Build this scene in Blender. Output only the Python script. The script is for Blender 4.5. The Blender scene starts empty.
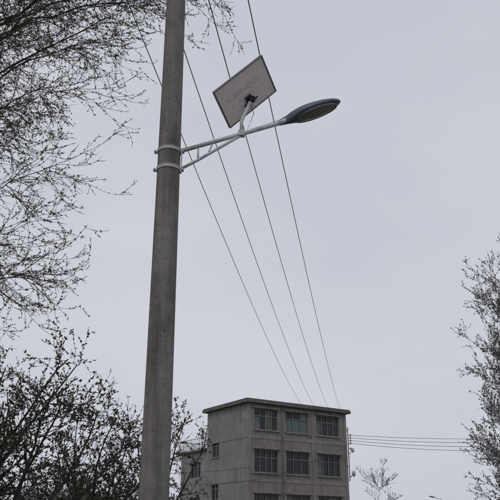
import bpy, math, random
from mathutils import Vector, Matrix
R = random.Random(11)
scene = bpy.context.scene

# ---------------------------------------------------------------- helpers
def new_mat(name, c1, c2=None, scale=5.0, rough=0.8, bump=0.0, metallic=0.0, stretch=(1,1,1), detail=6, spec=0.3):
    m = bpy.data.materials.new(name); m.use_nodes = True
    nt = m.node_tree; b = nt.nodes['Principled BSDF']
    b.inputs['Roughness'].default_value = rough
    b.inputs['Metallic'].default_value = metallic
    b.inputs['Specular IOR Level'].default_value = spec
    if c2 is None:
        c2 = tuple(x*0.75 for x in c1)
    tc = nt.nodes.new('ShaderNodeTexCoord'); mp = nt.nodes.new('ShaderNodeMapping')
    mp.inputs['Scale'].default_value = stretch
    nz = nt.nodes.new('ShaderNodeTexNoise'); nz.inputs['Scale'].default_value = scale
    nz.inputs['Detail'].default_value = detail; nz.inputs['Roughness'].default_value = 0.6
    cr = nt.nodes.new('ShaderNodeValToRGB')
    cr.color_ramp.elements[0].position = 0.3; cr.color_ramp.elements[1].position = 0.7
    cr.color_ramp.elements[0].color = (*c2, 1); cr.color_ramp.elements[1].color = (*c1, 1)
    L = nt.links.new
    L(tc.outputs['Object'], mp.inputs['Vector']); L(mp.outputs['Vector'], nz.inputs['Vector'])
    L(nz.outputs['Fac'], cr.inputs['Fac']); L(cr.outputs['Color'], b.inputs['Base Color'])
    if bump:
        bp = nt.nodes.new('ShaderNodeBump'); bp.inputs['Strength'].default_value = bump
        bp.inputs['Distance'].default_value = 0.02
        L(nz.outputs['Fac'], bp.inputs['Height']); L(bp.outputs['Normal'], b.inputs['Normal'])
    return m

def overlay_noise(m, c, scale, stretch, lo, hi, amount):
    nt = m.node_tree; b = nt.nodes['Principled BSDF']; L = nt.links.new
    src = b.inputs['Base Color'].links[0].from_socket
    tc = nt.nodes.new('ShaderNodeTexCoord'); mp = nt.nodes.new('ShaderNodeMapping')
    mp.inputs['Scale'].default_value = stretch
    nz = nt.nodes.new('ShaderNodeTexNoise'); nz.inputs['Scale'].default_value = scale
    nz.inputs['Detail'].default_value = 8
    mr = nt.nodes.new('ShaderNodeMapRange')
    mr.inputs['From Min'].default_value = lo; mr.inputs['From Max'].default_value = hi
    mr.inputs['To Max'].default_value = amount
    mx = nt.nodes.new('ShaderNodeMixRGB'); mx.inputs['Color2'].default_value = (*c, 1)
    L(tc.outputs['Object'], mp.inputs['Vector']); L(mp.outputs['Vector'], nz.inputs['Vector'])
    L(nz.outputs['Fac'], mr.inputs['Value']); L(mr.outputs['Result'], mx.inputs['Fac'])
    L(src, mx.inputs['Color1']); L(mx.outputs['Color'], b.inputs['Base Color'])

class M:
    """simple mesh accumulator"""
    def __init__(s): s.v=[]; s.f=[]; s.mi=[]; s.smooth=[]
    def quad(s, pts, mi=0, sm=False):
        n=len(s.v); s.v.extend([tuple(p) for p in pts]); s.f.append(tuple(range(n,n+len(pts)))); s.mi.append(mi); s.smooth.append(sm)
    def box(s, a, b, mi=0):
        x0,y0,z0=a; x1,y1,z1=b; n=len(s.v)
        s.v += [(x0,y0,z0),(x1,y0,z0),(x1,y1,z0),(x0,y1,z0),(x0,y0,z1),(x1,y0,z1),(x1,y1,z1),(x0,y1,z1)]
        for f in ((0,3,2,1),(4,5,6,7),(0,1,5,4),(1,2,6,5),(2,3,7,6),(3,0,4,7)):
            s.f.append(tuple(n+i for i in f)); s.mi.append(mi); s.smooth.append(False)
    def tube(s, pts, rad, sides=8, mi=0, caps=True):
        pts=[Vector(p) for p in pts]; n0=len(s.v); k=len(pts)
        up=Vector((0.13,0.31,0.94))
        for i,p in enumerate(pts):
            t=(pts[min(i+1,k-1)]-pts[max(i-1,0)])
            if t.length<1e-9: t=Vector((0,0,1))
            t.normalize()
            if abs(t.dot(up))>0.98: up=Vector((1,0.1,0))
            a=t.cross(up).normalized(); b=t.cross(a)
            r=rad[i] if isinstance(rad,(list,tuple)) else rad
            for j in range(sides):
                an=2*math.pi*j/sides
                s.v.append(tuple(p+a*(r*math.cos(an))+b*(r*math.sin(an))))
        for i in range(k-1):
            for j in range(sides):
                j2=(j+1)%sides
                s.f.append((n0+i*sides+j,n0+i*sides+j2,n0+(i+1)*sides+j2,n0+(i+1)*sides+j)); s.mi.append(mi); s.smooth.append(True)
        if caps:
            s.f.append(tuple(n0+j for j in range(sides))[::-1]); s.mi.append(mi); s.smooth.append(False)
            s.f.append(tuple(n0+(k-1)*sides+j for j in range(sides))); s.mi.append(mi); s.smooth.append(False)
    def build(s, name, mats, parent=None, loc=(0,0,0)):
        me=bpy.data.meshes.new(name); me.from_pydata(s.v,[],s.f)
        for m in mats: me.materials.append(m)
        me.polygons.foreach_set('material_index', s.mi)
        me.polygons.foreach_set('use_smooth', s.smooth)
        me.update()
        o=bpy.data.objects.new(name,me); scene.collection.objects.link(o); o.location=loc
        if parent: o.parent=parent
        return o

def empty(name, loc=(0,0,0), rz=0):
    e=bpy.data.objects.new(name,None); scene.collection.objects.link(e)
    e.location=loc; e.rotation_euler=(0,0,rz); e.empty_display_size=0.3
    return e

# ---------------------------------------------------------------- materials
m_conc = new_mat('pole_concrete',(0.225,0.209,0.198),(0.14,0.131,0.124),7,0.9,0.6,detail=12)
overlay_noise(m_conc,(0.07,0.063,0.058),1.6,(5,5,0.35),0.45,0.68,0.75)
overlay_noise(m_conc,(0.30,0.285,0.27),0.9,(3,3,0.8),0.52,0.72,0.5)
overlay_noise(m_conc,(0.33,0.32,0.31),70,(1,1,1),0.58,0.72,0.5)
overlay_noise(m_conc,(0.05,0.045,0.042),34,(1,1,1),0.60,0.70,0.75)
m_galv = new_mat('galvanised_steel',(0.56,0.57,0.59),(0.40,0.41,0.43),14,0.5,0.05,0.2)
overlay_noise(m_galv,(0.25,0.2,0.16),9,(1,1,1),0.55,0.8,0.55)
m_white = new_mat('white_paint',(0.60,0.615,0.65),(0.46,0.47,0.50),6,0.5,0.0)
overlay_noise(m_white,(0.26,0.23,0.20),8,(1,1,1),0.48,0.78,0.65)
m_lamp = new_mat('lamp_housing',(0.14,0.15,0.19),(0.10,0.105,0.13),5,0.45,0.03,0.2)
m_lens = new_mat('lamp_lens',(0.30,0.28,0.255),(0.17,0.155,0.14),9,0.35,0.0)
m_dark = new_mat('dark_bracket',(0.04,0.04,0.045),None,8,0.6)
m_cell = new_mat('solar_cells',(0.02,0.03,0.08),None,8,0.2)
m_wire = new_mat('wire_sheath',(0.07,0.07,0.075),None,3,0.6)
m_porc = new_mat('porcelain',(0.5,0.48,0.46),(0.34,0.33,0.31),10,0.3)

# panel backsheet: off-white, with faded, unreadable red printed rows
def panel_mat():
    m=new_mat('panel_backsheet',(0.80,0.75,0.77),(0.68,0.63,0.65),4,0.55)
    nt=m.node_tree; b=nt.nodes['Principled BSDF']; L=nt.links.new
    src=b.inputs['Base Color'].links[0].from_socket
    uv=nt.nodes.new('ShaderNodeTexCoord'); sp=nt.nodes.new('ShaderNodeSeparateXYZ')
    L(uv.outputs['Generated'],sp.inputs[0])
    def band(sock,lo,hi):
        a=nt.nodes.new('ShaderNodeMath'); a.operation='GREATER_THAN'; a.inputs[1].default_value=lo; L(sock,a.inputs[0])
        c=nt.nodes.new('ShaderNodeMath'); c.operation='LESS_THAN'; c.inputs[1].default_value=hi; L(sock,c.inputs[0])
        d=nt.nodes.new('ShaderNodeMath'); d.operation='MULTIPLY'; L(a.outputs[0],d.inputs[0]); L(c.outputs[0],d.inputs[1]); return d.outputs[0]
    def mul(a,b2):
        d=nt.nodes.new('ShaderNodeMath'); d.operation='MULTIPLY'; L(a,d.inputs[0]); L(b2,d.inputs[1]); return d.outputs[0]
    def add(a,b2):
        d=nt.nodes.new('ShaderNodeMath'); d.operation='MAXIMUM'; L(a,d.inputs[0]); L(b2,d.inputs[1]); return d.outputs[0]
    mp=nt.nodes.new('ShaderNodeMapping'); mp.inputs['Scale'].default_value=(34,15,1); L(uv.outputs['Generated'],mp.inputs[0])
    nz=nt.nodes.new('ShaderNodeTexNoise'); nz.inputs['Scale'].default_value=1.0; nz.inputs['Detail'].default_value=2; L(mp.outputs[0],nz.inputs['Vector'])
    th=nt.nodes.new('ShaderNodeMapRange'); th.inputs['From Min'].default_value=0.38; th.inputs['From Max'].default_value=0.58; L(nz.outputs['Fac'],th.inputs['Value'])
    r1=mul(band(sp.outputs['Y'],0.34,0.48),band(sp.outputs['X'],0.12,0.80))
    r2=mul(band(sp.outputs['Y'],0.57,0.64),band(sp.outputs['X'],0.16,0.74))
    rows=mul(add(r1,r2),th.outputs[0])
    sc=nt.nodes.new('ShaderNodeMath'); sc.operation='MULTIPLY'; sc.inputs[1].default_value=0.4; L(rows,sc.inputs[0])
    mx=nt.nodes.new('ShaderNodeMixRGB'); mx.inputs['Color2'].default_value=(0.45,0.17,0.20,1)
    L(sc.outputs[0],mx.inputs['Fac']); L(src,mx.inputs['Color1']); L(mx.outputs[0],b.inputs['Base Color'])
    return m
m_back=panel_mat()

# ---------------------------------------------------------------- utility pole
PX,PY=-0.975,8.0
def pole_r(z): return 0.1637-0.00489*z
def utility_pole(loc, H, cross_z, pins, yaw=0):
    e=empty('utility_pole',loc,yaw)
    s=M(); n=14
    zs=[-0.3+ (H+0.3)*i/n for i in range(n+1)]
    s.tube([(0,0,z) for z in zs],[pole_r(max(z,0)) for z in zs],40)
    s.tube([(0,0,H),(0,0,H+0.02),(0,0,H+0.035)],[pole_r(H)*1.0,pole_r(H)*0.8,pole_r(H)*0.3],32)
    for an in (205,25):
        ca,sa=math.cos(math.radians(an)),math.sin(math.radians(an))
        s.tube([(ca*(pole_r(z)-0.002),sa*(pole_r(z)-0.002),z) for z in zs],0.005,4)
    s.build('shaft',[m_conc],e)
    c=M()
    x0=min(pins)-0.12; x1=max(pins)+0.12
    c.box((x0,-pole_r(cross_z)-0.065,cross_z-0.04),(x1,-pole_r(cross_z)-0.002,cross_z+0.03))
    c.tube([(x0*0.6,-pole_r(cross_z)-0.03,cross_z-0.04),(0,-pole_r(cross_z-0.5)-0.02,cross_z-0.55)],0.015,6)
    c.tube([(x1*0.9,-pole_r(cross_z)-0.03,cross_z-0.04),(0,-pole_r(cross_z-0.5)-0.02,cross_z-0.55)],0.015,6)
    c.tube([(0,0,cross_z-0.57),(0,0,cross_z-0.52)],pole_r(cross_z-.5)+0.008,24)
    c.build('crossarm',[m_galv],e)
    k=M()
    for px in pins:
        y=-pole_r(cross_z)-0.033
        k.tube([(px,y,cross_z+0.03),(px,y,cross_z+0.06),(px,y,cross_z+0.07),(px,y,cross_z+0.10),(px,y,cross_z+0.11),(px,y,cross_z+0.15),(px,y,cross_z+0.17)],
               [0.02,0.02,0.05,0.045,0.03,0.04,0.015],12)
    k.build('insulators',[m_porc],e)
    return e
CZ=9.45
pin_x=[-2.14,-1.52,-0.88,-0.27]
utility_pole((PX,PY,0),9.9,CZ,[x-PX for x in pin_x])

# ---------------------------------------------------------------- solar street lamp
def lamp_head(parent, p0, p1, width, name='lamp_head'):
    p0=Vector(p0); p1=Vector(p1); ax=(p1-p0); Ln=ax.length; ax.normalize()
    side=Vector((0,1,0)); up=side.cross(ax).normalized()
    if up.z<0: up=-up
    prof=[(0,0.15,0.045,0.04),(0.05,0.17,0.05,0.045),(0.12,0.30,0.06,0.05),(0.2,0.55,0.075,0.05),(0.3,0.82,0.085,0.045),(0.42,0.97,0.088,0.042),(0.55,1.0,0.085,0.04),
          (0.68,0.96,0.075,0.038),(0.8,0.84,0.06,0.033),(0.89,0.66,0.045,0.027),(0.95,0.45,0.032,0.02),(0.985,0.25,0.02,0.012),(1.0,0.06,0.008,0.005)]
    s=M(); N=28
    for (t,w,hu,hd) in prof:
        c=p0+ax*(t*Ln); hw=w*width*0.5
        for j in range(N):
            an=2*math.pi*j/N; cx=math.cos(an); sy=math.sin(an)
            x=math.copysign(abs(cx)**0.8,cx)*hw
            y=(math.copysign(abs(sy)**0.9,sy)*(hu if sy>0 else hd))
            s.v.append(tuple(c+side*x+up*y))
    for i in range(len(prof)-1):
        for j in range(N):
            j2=(j+1)%N
            s.f.append((i*N+j,i*N+j2,(i+1)*N+j2,(i+1)*N+j)); s.mi.append(0); s.smooth.append(True)
    s.f.append(tuple(range(N))); s.mi.append(0); s.smooth.append(False)
    s.f.append(tuple((len(prof)-1)*N+j for j in range(N))); s.mi.append(0); s.smooth.append(False)
    s.build(name,[m_lamp],parent)
    q=M(); K=30; cc=p0+ax*(0.56*Ln)
    def ring(rx,ry,off):
        return [cc+ax*(math.cos(2*math.pi*j/K)*rx*Ln)+side*(math.sin(2*math.pi*j/K)*ry*width)-up*off for j in range(K)]
    r0=ring(0.365,0.45,0.024); r1=ring(0.355,0.435,0.048); r2=ring(0.335,0.41,0.048); r3=ring(0.33,0.405,0.044); r4=ring(0.18,0.22,0.060)
    for A,B_,mi in ((r0,r1,0),(r1,r2,0),(r2,r3,0),(r3,r4,1)):
        for j in range(K):
            j2=(j+1)%K; q.quad([A[j],A[j2],B_[j2],B_[j]],mi,mi==1)
    q.quad(r4,1,True)
    q.build('lamp_lens',[m_lamp,m_lens],parent)
    g=M()
    g.tube([p0-ax*0.02,p0+ax*0.10],[0.036,0.036],16)
    g.build('lamp_collar',[m_white],parent)

L1=empty('street_lamp',(PX,PY,0))
def rel(p): return (p[0]-PX,p[1]-PY,p[2])
a=M()
arm0=Vector((PX+0.10,PY,6.02)); arm1=Vector((0.43,PY,6.44))
a.tube([rel(arm0),rel(arm1)],0.026,16)
a.build('arm',[m_white],L1)
b=M()
br0=Vector((PX+0.12,PY,5.775)); br1=arm0.lerp(arm1,0.60)-Vector((0,0,0.012))
b.tube([rel(br0),rel(br0.lerp(br1,0.3)+Vector((0,0,-0.01))),rel(br1)],0.019,12)
b.tube([rel(arm0.lerp(arm1,0.19)),rel(br0.lerp(br1,0.30))],0.012,8)
b.tube([rel(arm0.lerp(arm1,0.33)),rel(br0.lerp(br1,0.46))],0.010,8)
b.build('brace',[m_white],L1)
c=M()
for z in (6.02,5.775):
    rr=pole_r(z)
    c.tube([(0,0,z-0.020),(0,0,z+0.020)],rr+0.006,32)
    c.tube([(0,0,z-0.023),(0,0,z-0.017)],rr+0.010,32)
    c.tube([(0,0,z+0.017),(0,0,z+0.023)],rr+0.010,32)
    for sgn in (-1,1):
        c.box((sgn*(rr+0.025)-0.022,-0.012,z-0.018),(sgn*(rr+0.025)+0.022,0.012,z+0.018))
        c.tube([(sgn*(rr+0.032),-0.045,z),(sgn*(rr+0.032),0.045,z)],0.007,8)
        c.tube([(sgn*(rr+0.032),-0.026,z),(sgn*(rr+0.032),-0.014,z)],0.013,6)
c.box((pole_r(6)+0.01,-0.03,5.74),(pole_r(6)+0.022,0.03,6.06))
c.build('clamps',[m_galv],L1)
lamp_head(L1,rel(arm1-Vector((0.05,0,0.010))),rel((1.125,PY,6.73)),0.30)
# solar panel
pc=Vector((-0.06,PY,6.875)); U=Vector((0.60,0.081,0.612)); V=Vector((0.18,0.422,-0.263))
Un=U.normalized(); V=(V-Un*V.dot(Un)); Vn=V.normalized(); Nn=Un.cross(Vn)
hu,hv=U.length*0.49,V.length*0.5*1.0
rot=Matrix((Un,Vn,Nn)).transposed().to_4x4()
pe=empty('solar_panel'); pe.parent=L1; pe.matrix_local=Matrix.Translation(Vector(rel(pc)))@rot
p=M()
p.quad([(-hu+.012,-hv+.012,-0.012),(-hu+.012,hv-.012,-0.012),(hu-.012,hv-.012,-0.012),(hu-.012,-hv+.012,-0.012)])
p.build('panel_backsheet',[m_back],pe)
p=M(); p.quad([(-hu+.012,-hv+.012,0.010),(hu-.012,-hv+.012,0.010),(hu-.012,hv-.012,0.010),(-hu+.012,hv-.012,0.010)])
p.build('panel_cells',[m_cell],pe)
p=M()
for (x0,x1,y0,y1) in ((-hu,hu,-hv,-hv+.012),(-hu,hu,hv-.012,hv),(-hu,-hu+.012,-hv+.012,hv-.012),(hu-.012,hu,-hv+.012,hv-.012)):
    p.box((x0,y0,-0.022),(x1,y1,0.014))
p.build('panel_frame',[new_mat('panel_frame_alu',(0.24,0.21,0.21),None,10,0.4,0,0.4)],pe)
p=M()
p.box((-0.05,0.06,-0.035),(0.04,0.13,-0.014)); p.tube([(0.02,0.12,-0.015),(0.02,0.12,-0.06)],0.045,16)
p.tube([(-0.10,0.15,-0.02),(0.12,0.15,-0.02)],0.012,8)
p.build('junction_box',[m_dark],pe)
p=M()
pt=rot@Vector((-0.03,0.13,-0.05)) + pc
base=arm0.lerp(arm1,0.59)
p.tube([rel(base),rel(Vector((base.x,base.y,base.z+0.18))),rel(pt)],[0.022,0.022,0.020],12)
p.box((base.x-PX-0.04,-0.035,base.z-0.03),(base.x-PX+0.04,0.035,base.z+0.04))
p.build('panel_post',[m_white],L1)
w=M()
w.tube([rel(pt),rel(pt+Vector((0.05,0,-0.16))),rel(base+Vector((0.07,0,0.05))),rel(arm1+Vector((-.05,0,.03)))],0.004,6)
w.build('lamp_cable',[m_dark],L1)

# far street lamp down the road
L2=empty('street_lamp',(22.4,91,0),math.radians(180))
s=M(); s.tube([(0,0,-0.2),(0,0,6.4)],[0.09,0.05],16); s.tube([(0,0,0),(0,0,0.25)],0.13,16); s.tube([(0,0,6.3),(0.5,0,6.55),(1.1,0,6.7)],0.03,8); s.build('post',[m_white],L2)
lamp_head(L2,(1.05,0,6.69),(1.75,0,6.85),0.31)

# ---------------------------------------------------------------- building
m_wall=new_mat('plaster_wall',(0.28,0.268,0.27),(0.215,0.205,0.206),0.9,0.95,0.15,detail=10)  # plaster colour lifted slightly, distance haze put into the albedo
overlay_noise(m_wall,(0.11,0.103,0.102),1.6,(2.5,2.5,0.25),0.48,0.74,0.65)
overlay_noise(m_wall,(0.36,0.35,0.35),0.5,(1,1,1.5),0.55,0.75,0.6)
def brick_mat():
    m=new_mat('brick_wall',(0.27,0.25,0.247),(0.2,0.185,0.184),1.2,0.95,0.0,detail=10)  # brick base lightened too, so the colour carries some haze
    nt=m.node_tree; b=nt.nodes['Principled BSDF']; L=nt.links.new
    src=b.inputs['Base Color'].links[0].from_socket
    tc=nt.nodes.new('ShaderNodeTexCoord'); sx=nt.nodes.new('ShaderNodeSeparateXYZ'); cb=nt.nodes.new('ShaderNodeCombineXYZ')
    ad=nt.nodes.new('ShaderNodeMath'); L(tc.outputs['Object'],sx.inputs[0]); L(sx.outputs['X'],ad.inputs[0]); L(sx.outputs['Y'],ad.inputs[1])
    L(ad.outputs[0],cb.inputs['X']); L(sx.outputs['Z'],cb.inputs['Y'])
    br=nt.nodes.new('ShaderNodeTexBrick'); br.inputs['Scale'].default_value=1.0
    br.inputs['Brick Width'].default_value=0.26; br.inputs['Row Height'].default_value=0.09; br.inputs['Mortar Size'].default_value=0.012
    br.inputs['Color1'].default_value=(1.1,1.05,1.0,1); br.inputs['Color2'].default_value=(0.76,0.75,0.76,1); br.inputs['Mortar'].default_value=(1.2,1.2,1.2,1)
    L(cb.outputs[0],br.inputs['Vector'])
    mx=nt.nodes.new('ShaderNodeMixRGB'); mx.blend_type='MULTIPLY'; mx.inputs['Fac'].default_value=0.8
    L(src,mx.inputs['Color1']); L(br.outputs['Color'],mx.inputs['Color2']); L(mx.outputs[0],b.inputs['Base Color'])
    return m
m_brick=brick_mat()
overlay_noise(m_brick,(0.11,0.103,0.10),1.3,(2.5,2.5,0.22),0.47,0.74,0.6)
m_slab=new_mat('roof_slab_concrete',(0.17,0.16,0.16),(0.10,0.095,0.095),1.5,0.95,0.2)
m_glassA=new_mat('window_glass_dark',(0.045,0.048,0.055),(0.025,0.028,0.032),0.8,0.15,0,0,spec=0.25)
m_glassB=new_mat('window_glass_green',(0.13,0.175,0.175),(0.07,0.10,0.105),1.2,0.2,0,0,spec=0.4)
m_glassC=new_mat('window_curtain_behind_glass',(0.16,0.15,0.15),(0.08,0.076,0.074),1.4,0.3,0,0,(3,3,1),spec=0.3)
m_alu=new_mat('window_frame',(0.24,0.235,0.235),(0.16,0.155,0.155),3,0.5)

B=empty('apartment_building',(-0.146,60.49,0),math.radians(34))
FW,LW,H=10.2,6.3,12.25
rowsF=[(0.95,2.5),(3.65,5.3),(6.9,8.65),(10.2,11.85)]
colsF=[(0.6,2.9),(3.73,6.07),(6.95,9.42)]
def wall(s,P,length,z0,z1,ops,depth=0.22,mi=0):
    xs=sorted({0,length,*[o[0] for o in ops],*[o[1] for o in ops]}); zs=sorted({z0,z1,*[o[2] for o in ops],*[o[3] for o in ops]})
    for i in range(len(xs)-1):
        for k in range(len(zs)-1):
            cx=(xs[i]+xs[i+1])/2; cz=(zs[k]+zs[k+1])/2
            if any(o[0]<cx<o[1] and o[2]<cz<o[3] for o in ops): continue
            s.quad([P(xs[i],0,zs[k]),P(xs[i+1],0,zs[k]),P(xs[i+1],0,zs[k+1]),P(xs[i],0,zs[k+1])],mi)
    for (a0,a1,b0,b1) in ops:
        c0=[(a0,b0),(a1,b0),(a1,b1),(a0,b1)]
        for i in range(4):
            q=c0[i]; r=c0[(i+1)%4]
            s.quad([P(q[0],0,q[1]),P(r[0],0,r[1]),P(r[0],depth,r[1]),P(q[0],depth,q[1])],mi)
def pbox(s,P,a0,a1,d0,d1,z0,z1,mi=0):
    p=P(a0,d0,z0); q=P(a1,d1,z1)
    s.box(tuple(min(p[i],q[i]) for i in range(3)),tuple(max(p[i],q[i]) for i in range(3)),mi)
def window(fr,gl,P,a0,a1,z0,z1,nv,gm,transom=0.68,grille=False):
    f=0.055
    for i in range(nv):
        x0=a0+(a1-a0)*i/nv; x1=a0+(a1-a0)*(i+1)/nv
        t=R.uniform(-0.012,0.012)
        g=gm if R.random()<0.65 else R.choice([0,0,1,2])
        zt=z0+(z1-z0)*transom
        gl.quad([P(x0,0.17+t,z0),P(x1,0.17-t,z0),P(x1,0.17-t,zt),P(x0,0.17+t,zt)],g)
        gl.quad([P(x0,0.17+t,zt),P(x1,0.17-t,zt),P(x1,0.175-t,z1),P(x0,0.175+t,z1)],0 if R.random()<.6 else g)
    pbox(fr,P,a0,a1,0.10,0.155,z0,z0+f); pbox(fr,P,a0,a1,0.10,0.155,z1-f,z1)
    pbox(fr,P,a0,a0+f,0.10,0.155,z0+f,z1-f); pbox(fr,P,a1-f,a1,0.10,0.155,z0+f,z1-f)
    zt=z0+(z1-z0)*transom
    pbox(fr,P,a0+f,a1-f,0.102,0.150,zt-0.03,zt+0.03)
    for i in range(1,nv):
        x=a0+(a1-a0)*i/nv
        pbox(fr,P,x-0.03,x+0.03,0.106,0.148,z0+f,zt-0.03); pbox(fr,P,x-0.03,x+0.03,0.106,0.148,zt+0.03,z1-f)
    if grille:
        nb=int((a1-a0)/0.16)
        for i in range(1,nb):
            x=a0+(a1-a0)*i/nb; pbox(fr,P,x-0.007,x+0.007,-0.06,-0.046,z0-0.02,z1+0.02)
        for z in (z0,(z0+z1)/2,z1): pbox(fr,P,a0,a1,-0.064,-0.04,z-0.012,z+0.012)
F=lambda a0,d,z:(a0,d,z)
Lf=lambda a0,d,z:(d,a0,z)
Rt=lambda a0,d,z:(FW-d,a0,z)
Bk=lambda a0,d,z:(a0,LW-d,z)
walls=M(); fr=M(); gl=M(); trim=M()
ops=[(c0,c1,r0,r1) for (c0,c1) in colsF for (r0,r1) in rowsF[1:]]
ops+=[(3.9,5.9,0.0,2.7),(0.7,2.8,0.95,2.5),(7.1,9.2,0.95,2.5)]
wall(walls,F,FW,0,H,ops,mi=1)
gms=[[0,0,0],[0,2,0],[0,0,0],[0,1,0]]
for ci,(c0,c1) in enumerate(colsF):
    for ri,(r0,r1) in enumerate(rowsF):
        if ri==0: continue
        window(fr,gl,F,c0,c1,r0,r1,4 if ci!=1 else 3,gms[ri][ci],0.66,grille=(ri==1))
        pbox(trim,F,c0-0.12,c1+0.12,-0.12,0.10,r0-0.09,r0-0.003)
        pbox(trim,F,c0-0.15,c1+0.15,-0.16,-0.003,r1+0.05,r1+0.13)
window(fr,gl,F,0.7,2.8,0.95,2.5,4,0); window(fr,gl,F,7.1,9.2,0.95,2.5,4,0)
window(fr,gl,F,3.9,5.9,0.02,2.7,2,0,0.75)
for (x0,x1) in ((-0.03,0.24),(3.18,3.42),(6.40,6.62),(FW-0.24,FW+0.03)):
    pbox(trim,F,x0,x1,-0.035,-0.003,0,H-0.004)
for z in (3.1,6.35,9.65):
    for (x0,x1) in ((0.242,3.178),(3.422,6.398),(6.622,FW-0.242)):
        pbox(trim,F,x0,x1,-0.03,-0.003,z-0.14,z+0.10)
opsL=[(4.35,5.5,1.6,2.85),(4.35,5.5,5.0,6.25),(4.35,5.5,8.4,9.7)]
wall(walls,Lf,LW,0,H,opsL)
for o in opsL: window(fr,gl,Lf,o[0],o[1],o[2],o[3],2,0,0.7)
for o in opsL: pbox(trim,Lf,o[0]-.08,o[1]+.08,-0.08,0.1,o[2]-.08,o[2]-.003)
for z in (3.1,6.35,9.65): pbox(trim,Lf,0.01,LW-0.01,-0.03,-0.003,z-0.12,z+0.1)
opsR=[(2.2,3.6,r0,r1) for (r0,r1) in rowsF]
wall(walls,Rt,LW,0,H,opsR)
for o in opsR: window(fr,gl,Rt,*o,2,0,0.7)
opsB=[(c0+.3,c1-.3,r0,r1) for (c0,c1) in colsF for (r0,r1) in rowsF]
wall(walls,Bk,FW,0,H,opsB)
for o in opsB: window(fr,gl,Bk,*o,3,0,0.7)
walls.build('walls',[m_wall,m_brick],B)
gl.build('window_glass',[m_glassA,m_glassB,m_glassC],B)
fr.build('window_frames',[m_alu],B)
trim.build('concrete_frame_and_sills',[m_wall],B)
s=M()
ov=0.35
s.box((-ov,-ov,H),(FW+ov,LW+ov,H+0.20))
s.box((-ov+0.05,-ov+0.05,H+0.20),(FW+ov-0.05,-ov+0.17,H+0.32)); s.box((-ov+0.05,-ov+0.172,H+0.20),(-ov+0.17,LW+ov-0.05,H+0.32))
s.box((FW+ov-0.17,-ov+0.172,H+0.20),(FW+ov-0.05,LW+ov-0.05,H+0.32)); s.box((-ov+0.172,LW+ov-0.17,H+0.20),(FW+ov-0.172,LW+ov-0.05,H+0.32))
s.build('roof',[m_slab],B)
WH=9.15; w0=LW+0.004; w1=LW+4.9
s=M()
Wl=lambda a0,d,z:(d+0.25,w0+a0,z)
opsW=[(1.4,3.2,4.0,5.4),(1.4,3.2,7.0,8.3),(1.4,3.2,1.0,2.4)]
wall(s,Wl,w1-w0,0,WH,opsW)
s.quad([(0.25,w1,0),(6,w1,0),(6,w1,WH),(0.25,w1,WH)]); s.quad([(6,w0,0),(6,w1,0),(6,w1,WH),(6,w0,WH)])
s.box((0.0,w0,WH),(6.2,w1+0.3,WH+0.18),1)
s.build('wing',[m_wall,m_slab],B)
f2=M(); g2=M()
for o in opsW: window(f2,g2,Wl,*o,3,0,0.7)
f2.build('wing_window_frames',[m_alu],B); g2.build('wing_window_glass',[m_glassA,m_glassB,m_glassC],B)
s=M(); zt=WH+0.18
ya=w0+0.05; yb=w1+0.2
s.tube([(0.08,ya,zt+0.95),(0.08,yb,zt+0.95),(6.1,yb,zt+0.95)],0.035,8)
s.tube([(0.08,ya,zt+0.12),(0.08,yb,zt+0.12),(6.1,yb,zt+0.12)],0.02,6)
s.tube([(0.08,ya,zt+0.55),(0.08,yb,zt+0.55),(6.1,yb,zt+0.55)],0.018,6)
n=22
for i in range(n+1):
    y=ya+(yb-ya)*i/n; s.tube([(0.08,y,zt),(0.08,y,zt+0.95)],0.035 if i%6==0 else 0.016,6)
for i in range(1,26):
    x=0.08+6*i/26; s.tube([(x,yb,zt),(x,yb,zt+0.95)],0.016,6)
s.build('terrace_railing',[m_galv],B)
s=M()
s.tube([(3.30,-0.10,0.1),(3.30,-0.10,H-0.1)],0.045,8)
s.build('drain_pipe',[m_slab],B)
s=M(); rz=[10.45,10.22,9.99,9.76]
m_rack=new_mat('rusty_rack',(0.20,0.18,0.17),(0.11,0.09,0.08),6,0.7)
s.box((FW+0.05,-0.16,6.6),(FW+0.11,-0.10,11.1))
for z in rz+[8.9,7.0]:
    s.box((FW+0.11,-0.155,z-0.03),(FW+0.36,-0.105,z+0.01))
s.box((FW-0.10,-0.095,10.8),(FW+0.11,-0.075,10.86)); s.box((FW-0.10,-0.095,7.8),(FW+0.11,-0.075,7.86))
s.tube([(FW+0.1,-0.13,6.9),(FW+0.6,-0.15,7.35)],0.03,6)
s.tube([(FW+0.1,-0.13,9.3),(FW+0.7,-0.15,9.3)],0.03,6)
s.build('cable_rack',[m_rack],B)
s=M()
for z in rz+[9.3]:
    s.tube([(FW+0.36,-0.13,z-0.09),(FW+0.36,-0.13,z-0.06),(FW+0.36,-0.13,z),(FW+0.36,-0.13,z+0.06),(FW+0.36,-0.13,z+0.09)],[0.05,0.08,0.05,0.08,0.05],12)
s.tube([(FW+0.55,-0.13,7.0),(FW+0.55,-0.13,7.15),(FW+0.55,-0.13,7.35),(FW+0.55,-0.13,7.5)],[0.05,0.16,0.16,0.06],12)
s.tube([(FW+0.55,-0.13,9.0),(FW+0.55,-0.13,9.1),(FW+0.55,-0.13,9.2),(FW+0.55,-0.13,9.3)],[0.04,0.16,0.13,0.05],12)
s.build('insulators',[m_porc],B)

Brot=Matrix.Translation(B.location)@Matrix.Rotation(math.radians(34),4,'Z')
def bw(x,y,z): return Brot@Vector((x,y,z))

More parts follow.
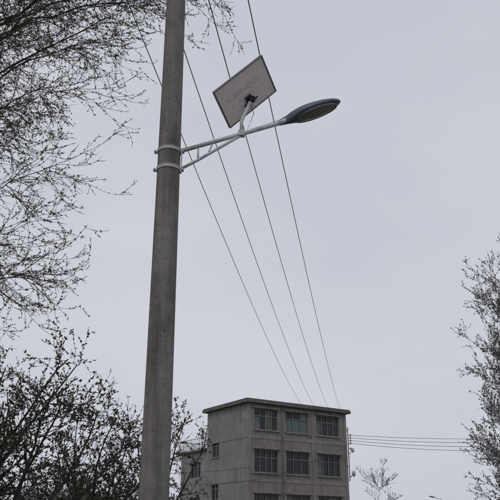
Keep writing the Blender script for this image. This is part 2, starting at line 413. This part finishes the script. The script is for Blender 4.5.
# ---------------------------------------------------------------- power lines
def line(name,a0,b0,sag,r=0.008,n=48,sides=6):
    a0=Vector(a0); b0=Vector(b0); s=M()
    pts=[]
    for i in range(n+1):
        t=i/n; p=a0.lerp(b0,t); p.z-=4*sag*t*(1-t); pts.append(p)
    s.tube(pts,r,sides); return s.build(name,[m_wire])
ends=[5.72,6.98,8.45,9.65]
hk=M()
for i,e0 in enumerate(ends):
    hk.tube([(e0,0.0,12.05),(e0,-0.20,12.05)],0.02,6)
    hk.tube([(e0,-0.20,11.99),(e0,-0.20,12.02),(e0,-0.20,12.05),(e0,-0.20,12.08),(e0,-0.20,12.11)],[0.02,0.045,0.025,0.045,0.02],10)
hk.build('wall_insulators',[m_rack],B)
for i,(px,e0) in enumerate(zip(pin_x,ends)):
    st=(px,PY-pole_r(CZ)-0.033,CZ+0.15)
    line('power_line',st,bw(e0,-0.24,12.05),0.85+0.05*(i%3),0.009)
    line('power_line',st,(px-6.5,-32,9.6),0.9,0.0085)
far=(34.0,72.0)
for i,z in enumerate(rz):
    line('service_cable',bw(FW+0.42,-0.13,z),(far[0],far[1]-0.2,10.95+(-0.35+0.28*(3-i))),0.45+0.09*i,0.017)
utility_pole((far[0],far[1],0),12.0,11.2,[-0.6,-0.2,0.2,0.6])
line('service_cable',bw(FW+0.3,-0.14,9.0),bw(0.05,-0.2,7.2),0.25,0.014)
line('service_cable',bw(FW+0.3,-0.16,9.76),bw(-0.1,-0.25,6.2),0.5,0.014)
line('service_cable',bw(FW+0.3,-0.16,8.7),bw(-0.1,-0.25,6.7),0.4,0.012)
line('service_cable',bw(0.05,-0.2,7.2),(-17,58,7.0),0.5,0.014)
line('service_cable',bw(-0.1,-0.25,6.2),(-17,58,6.4),0.5,0.014)

# ---------------------------------------------------------------- ground, road
m_ground=new_mat('ground_soil_grass',(0.10,0.10,0.055),(0.13,0.105,0.07),0.4,1.0,0.3,detail=12)
m_road=new_mat('asphalt',(0.055,0.055,0.055),(0.04,0.04,0.042),8,0.9,0.3,detail=12)
m_pave=new_mat('pavement_concrete',(0.28,0.27,0.25),(0.2,0.19,0.18),2,0.9,0.1)
m_line=new_mat('road_paint',(0.7,0.7,0.66),(0.5,0.5,0.47),10,0.7)
s=M(); G=3000
s.quad([(-G,-G,0),(G,-G,0),(G,G,0),(-G,G,0)]); s.build('ground',[m_ground])
def xe(y,off): return 2.0+off+0.165*(y-8)
def strip(name,o0,o1,z0,z1,mat):
    s=M(); y0,y1=-60,600
    a_=[xe(y0,o0),xe(y0,o1)]; b_=[xe(y1,o0),xe(y1,o1)]
    lo=[(a_[0],y0,z0),(a_[1],y0,z0),(b_[1],y1,z0),(b_[0],y1,z0)]; hi=[(x,y,z1) for x,y,_ in lo]
    s.quad(hi)
    if z1-z0>0.05:
        for i in range(4):
            j=(i+1)%4; s.quad([lo[i],lo[j],hi[j],hi[i]])
    s.build(name,[mat])
strip('road',0,6,0.0,0.008,m_road)
strip('kerb',-0.15,-0.002,0.0,0.13,m_pave); strip('kerb',6.002,6.15,0.0,0.13,m_pave)
strip('pavement',-1.6,-0.152,0.0,0.12,m_pave)
s=M()
y=-50
while y<300:
    s.quad([(xe(y,2.93),y,0.013),(xe(y,3.07),y,0.013),(xe(y+3,3.07),y+3,0.013),(xe(y+3,2.93),y+3,0.013)]); y+=8
s.build('road_markings',[m_line])

# ---------------------------------------------------------------- trees
def rv(s=1.0): return Vector((R.gauss(0,1),R.gauss(0,1),R.gauss(0,1)))*s
def leaf(s,p,d,size,mi=1,w=0.42):
    d=d.normalized(); side=d.cross(rv()).normalized()*size*w*0.5
    m=p+d*size*0.45
    s.quad([p,m+side,p+d*size,m-side],mi)
def grow(s,p,d,L,r,lev,P):
    seg=P['seg'][lev]; n=max(3,int(L/seg)); st=L/n
    pts=[p.copy()]; rads=[r]; d=d.normalized()
    for i in range(n):
        t=(i+1)/n
        d=(d+rv(P['wig'][lev])+Vector((0,0,P['trop'][lev]*st*(1.0 if t<P.get('turn',2) else -1.6)))).normalized()
        p=p+d*st; pts.append(p.copy()); rads.append(max(r*(1-0.75*t),P['rmin']))
    s.tube(pts,rads,P['sides'][lev],0,caps=False)
    if lev<P['maxlev']:
        nc=P['kids'][lev]*L
        k=int(nc)+(1 if R.random()<nc-int(nc) else 0)
        for c in range(k):
            t=R.uniform(P['start'][lev],1.0); i=min(int(t*n),n-1); q=pts[i].lerp(pts[i+1],t*n-i)
            dd=(pts[i+1]-pts[i]).normalized()
            ang=math.radians(R.uniform(*P['ang'])); pr=dd.cross(rv()).normalized()
            nd=dd*math.cos(ang)+pr*math.sin(ang)+Vector((0,0,P['bias'][lev]))
            grow(s,q,nd,P['len'][lev]*R.uniform(0.5,1.2)*(1.1-0.5*t),max(rads[i]*P['rk'],P['rmin']),lev+1,P)
    if lev>=P['leaflev']:
        k=int(L*P['leaves']+R.random())
        for c in range(k):
            t=R.uniform(0.08,1.0); i=min(int(t*n),n-1); q=pts[i].lerp(pts[i+1],t*n-i)
            dd=(pts[i+1]-pts[i]).normalized()
            for z in range(R.choice(P['clump'])):
                leaf(s,q,dd*0.6+rv(0.6)+Vector((0,0,0.2)),P['size']*R.uniform(0.5,1.4),R.choice((1,1,2)),P.get('lw',0.42))

m_barkA=new_mat('willow_bark',(0.085,0.077,0.07),(0.05,0.046,0.042),12,0.95,0.3)
m_budA=new_mat('willow_buds',(0.18,0.19,0.11),(0.13,0.135,0.075),3,0.8)
m_budA2=new_mat('willow_catkins',(0.13,0.105,0.075),(0.085,0.07,0.05),3,0.8)
s=M()
PA=dict(seg=[0.25,0.13,0.09,0.06],wig=[0.05,0.085,0.12,0.16],trop=[-0.12,-0.75,-0.5,0.2],sides=[6,4,3,3],kids=[5.0,4.2,3.0],
        start=[0.15,0.10,0.15],ang=(22,60),bias=[-0.05,-0.12,0.0],len=[1.35,0.62,0.2],rk=0.6,rmin=0.0036,maxlev=3,leaflev=1,leaves=13,clump=(1,2,2,3),size=0.034,turn=0.6,lw=0.55)
TX,TY=-7.6,12.5
s.tube([(TX,TY,-0.2),(TX+.05,TY,1.2),(TX+.1,TY-.05,3),(TX+.05,TY,5.2),(TX+.2,TY+.1,8),(TX+.4,TY,10.5),(TX+.7,TY,13)],[0.30,0.24,0.21,0.18,0.14,0.1,0.05],14,0)
# (start height, end point, extra twig density)
targets=[
 (3.8,(-4.6,11.6,6.2),1),(4.6,(-4.3,12.4,6.8),1),(5.2,(-4.7,11.2,7.7),1),(5.6,(-4.1,12.9,8.3),1),(6.3,(-4.4,11.8,9.1),1),(6.8,(-3.7,12.3,9.8),1),
 (7.4,(-4.3,11.4,10.5),1.2),(8.0,(-3.3,12.8,11.2),1.2),(8.4,(-4.2,12.0,11.8),1.3),(8.8,(-2.8,12.2,12.4),1.2),(9.4,(-1.7,12.0,13.2),1),(9.8,(-0.5,12.4,13.0),1),
 (7.6,(-4.6,13.6,10.6),1.2),(6.6,(-4.7,10.9,9.6),1.1),(9.2,(-3.8,11.2,12.6),1.3),(8.9,(-3.2,13.3,12.6),1.2),(5.0,(-4.4,13.4,6.3),0.9),(4.1,(-4.0,12.0,5.9),0.9),
 (8.9,(-2.3,12.0,11.5),0.9),(9.6,(-1.1,12.3,12.2),0.8),(8.1,(-4.9,12.6,10.9),1.3),
 (5.8,(-9.8,12.8,9.5),.8),(7.0,(-9.5,10.8,11.0),.8),(8.4,(-8.8,14.5,12.5),.8),(6.2,(-7.8,9.6,10.0),.8),(7.2,(-6.9,15.4,11.4),.8),(10.5,(-6.2,12.3,15.0),.8)]
for (z0,e,dn) in targets:
    a0=Vector((TX+0.1,TY,z0)); e=Vector(e); Ln=(e-a0).length
    pts=[];rad=[];k=14
    off=rv(0.14)
    for i in range(k+1):
        t=i/k; p=a0.lerp(e,t)+Vector((0,0,0.5*math.sin(math.pi*t)))+rv(0.045)+off*math.sin(math.pi*t); pts.append(p); rad.append(0.036*(1-t)**1.3+0.007)
    s.tube(pts,rad,6,0,caps=False)
    nk=int(Ln*3.9*dn)
    for c in range(nk):
        t=R.uniform(0.30,1.0)**0.75; i=min(int(t*k),k-1); q=pts[i].lerp(pts[i+1],t*k-i); dd=(pts[i+1]-pts[i]).normalized()
        nd=dd*0.55+rv(0.5)+Vector((0.12,0,0.05))
        grow(s,q,nd,R.uniform(0.7,2.1)*(1.15-0.35*t),0.0075,1,PA)
    for q in range(3):
        grow(s,pts[-1],(pts[-1]-pts[-2]).normalized()+rv(0.3),R.uniform(1.2,2.0),0.0075,1,PA)
s.build('willow_tree',[m_barkA,m_budA,m_budA2])
print('willow',len(s.f))

m_barkB=new_mat('plum_bark',(0.055,0.048,0.045),(0.032,0.028,0.027),12,0.95,0.3)
m_leafB=new_mat('plum_leaves',(0.075,0.08,0.045),(0.05,0.053,0.03),3,0.8)
m_leafB2=new_mat('plum_blossom_remains',(0.13,0.10,0.085),(0.07,0.06,0.05),3,0.8)
def vase_tree(name,x,y,h,spread,nl,trunk,P,mats,tilt=(0.45,0.95),lfrac=1.0):
    s=M(); th=h*trunk
    tp=[Vector((x,y,-0.2)),Vector((x+0.03,y,th*0.5)),Vector((x-0.02,y+0.03,th))]
    r0=h*0.020
    s.tube(tp,[r0*1.4,r0*1.1,r0],10,0)
    for i in range(nl):
        an=2*math.pi*(i+R.uniform(-.3,.3))/nl; tl=R.uniform(*tilt)*spread
        d=Vector((math.cos(an)*tl,math.sin(an)*tl,1.0)); zz=th*R.uniform(0.75,1.0)
        grow(s,Vector((x,y,zz)),d,(h-zz)*R.uniform(0.8,1.08)*lfrac,r0*0.45,0,P)
    o=s.build(name,mats); print(name,len(s.f)); return o
PB=dict(seg=[0.3,0.2,0.14,0.1],wig=[0.10,0.13,0.15,0.15],trop=[0.03,0.08,0.05,0.0],sides=[6,4,3,3],kids=[2.9,3.2,2.8],
        start=[0.25,0.12,0.1],ang=(35,75),bias=[0.12,0.08,0.05],len=[1.7,0.9,0.4],rk=0.5,rmin=0.0055,maxlev=3,leaflev=1,leaves=12,clump=(1,1,2,3),size=0.066,lw=0.6)
mb=[m_barkB,m_leafB,m_leafB2]
R.seed(23); vase_tree('plum_tree',-5.5,18.0,6.0,0.95,8,0.22,PB,mb)
R.seed(31); vase_tree('plum_tree',-7.2,19.0,6.9,1.0,7,0.22,PB,mb)
R.seed(5); vase_tree('plum_tree',-4.6,22.5,5.3,0.62,6,0.22,PB,mb)
PE=dict(PB); PE.update(len=[0.9,0.6,0.3])
R.seed(8); vase_tree('plum_tree',-2.75,24.5,5.6,0.22,4,0.3,PE,mb)

R.seed(42)
m_barkC=new_mat('poplar_bark',(0.17,0.16,0.155),(0.12,0.115,0.11),12,0.95)  # poplar bark and buds paled to grey, aerial haze painted into their colour
m_leafC=new_mat('poplar_buds',(0.20,0.195,0.18),(0.14,0.14,0.13),3,0.8)
PC=dict(seg=[0.6,0.4,0.25,0.2],wig=[0.05,0.08,0.12,0.15],trop=[0.08,0.16,0.12,0.05],sides=[5,3,3,3],kids=[2.4,2.8,2.4],
        start=[0.12,0.1,0.1],ang=(25,50),bias=[0.25,0.2,0.1],len=[2.6,1.2,0.55],rk=0.5,rmin=0.008,maxlev=3,leaflev=1,leaves=7,clump=(1,1,2),size=0.10,lw=0.6)
def upright_tree(name,x,y,h,w,mats,P,dens=3.0):
    s=M(); k=12
    pts=[Vector((x+R.gauss(0,0.06)*i/4,y+R.gauss(0,0.06)*i/4,-0.2+(h+0.2)*i/k)) for i in range(k+1)]
    s.tube(pts,[h*0.013*(1-i/k)+0.015 for i in range(k+1)],10,0)
    for c in range(int(h*dens)):
        t=R.uniform(0.14,0.99); i=min(int(t*k),k-1); q=pts[i].lerp(pts[i+1],t*k-i)
        an=R.uniform(0,2*math.pi); L=w*(1.15-t)**0.75*R.uniform(0.85,1.2)
        grow(s,q,Vector((math.cos(an),math.sin(an),0.85)),max(L,0.6),0.03*(1.1-t)+0.008,0,P)
    o=s.build(name,mats); print(name,len(s.f)); return o
upright_tree('poplar_tree',14.35,40,15.6,3.0,[m_barkC,m_leafC,m_leafC],PC,4.4)
upright_tree('poplar_tree',12.6,77,6.9,1.6,[m_barkC,m_leafC,m_leafC],PC,2.6)

PD=dict(PB); PD.update(kids=[2.0,2.2,2.0],maxlev=2,leaves=7,size=0.15,rmin=0.012,seg=[0.5,0.3,0.2,0.2],len=[1.9,0.95,0.4])
s=M()
for i in range(11):
    x=-26+i*1.95+R.uniform(-.6,.6); y=48+R.uniform(-4,6); h=R.uniform(5.4,7.2)
    s.tube([(x,y,-0.2),(x,y,h*0.3)],[0.14,0.09],7,0)
    for j in range(7):
        an=R.uniform(0,6.28); tl=R.uniform(0.3,0.9)
        grow(s,Vector((x,y,h*R.uniform(.2,.3))),Vector((math.cos(an)*tl,math.sin(an)*tl,1)),h*0.7*R.uniform(.8,1.05),0.06,0,PD)
m_barkD=new_mat('distant_bark',(0.13,0.125,0.12),(0.09,0.087,0.085),6,0.95)
m_leafD=new_mat('distant_leaves',(0.15,0.155,0.125),(0.10,0.105,0.085),2,0.9)
s.build('distant_trees',[m_barkD,m_leafD,m_leafD]); print('distant',len(s.f))

# ---------------------------------------------------------------- sky, sun
w=bpy.data.worlds.new('World'); scene.world=w; w.use_nodes=True
nt=w.node_tree; L=nt.links.new; bg=nt.nodes['Background']
sky=nt.nodes.new('ShaderNodeTexSky'); sky.sky_type='NISHITA'; sky.sun_disc=False
SE,SR=math.radians(48),math.radians(200)
sky.sun_elevation=SE; sky.sun_rotation=SR; sky.dust_density=4; sky.air_density=1.0
tc=nt.nodes.new('ShaderNodeTexCoord'); mp=nt.nodes.new('ShaderNodeMapping'); mp.inputs['Scale'].default_value=(1,1,2.2)
nz=nt.nodes.new('ShaderNodeTexNoise'); nz.inputs['Scale'].default_value=1.6; nz.inputs['Detail'].default_value=6; nz.inputs['Roughness'].default_value=0.5
cr=nt.nodes.new('ShaderNodeValToRGB')
cr.color_ramp.elements[0].position=0.32; cr.color_ramp.elements[0].color=(0.530,0.555,0.630,1)
cr.color_ramp.elements[1].position=0.70; cr.color_ramp.elements[1].color=(0.650,0.655,0.710,1)
ml=nt.nodes.new('ShaderNodeVectorMath'); ml.operation='SCALE'; ml.inputs['Scale'].default_value=10.0
mx=nt.nodes.new('ShaderNodeMixRGB'); mx.inputs['Fac'].default_value=0.95
L(tc.outputs['Generated'],mp.inputs[0]); L(mp.outputs[0],nz.inputs['Vector']); L(nz.outputs['Fac'],cr.inputs['Fac'])
L(cr.outputs['Color'],ml.inputs[0]); L(sky.outputs['Color'],mx.inputs['Color1']); L(ml.outputs[0],mx.inputs['Color2'])
L(mx.outputs['Color'],bg.inputs['Color']); bg.inputs['Strength'].default_value=0.1
sd=bpy.data.lights.new('sun','SUN'); sd.energy=0.5; sd.angle=math.radians(20); sd.color=(1,0.96,0.9)
so=bpy.data.objects.new('sun',sd); scene.collection.objects.link(so)
dv=Vector((math.sin(SR)*math.cos(SE),math.cos(SR)*math.cos(SE),math.sin(SE)))
so.rotation_euler=dv.to_track_quat('Z','Y').to_euler(); so.location=(0,-10,20)

# ---------------------------------------------------------------- camera
cd=bpy.data.cameras.new('camera'); cam=bpy.data.objects.new('camera',cd); scene.collection.objects.link(cam)
cam.location=(0,0,1.6); cam.rotation_euler=(math.radians(90+21.47),0,0)
cd.sensor_width=36; cd.lens=54; cd.clip_end=6000; cd.clip_start=0.05
scene.camera=cam
scene.view_settings.view_transform='Standard'; scene.view_settings.look='None'; scene.view_settings.exposure=0
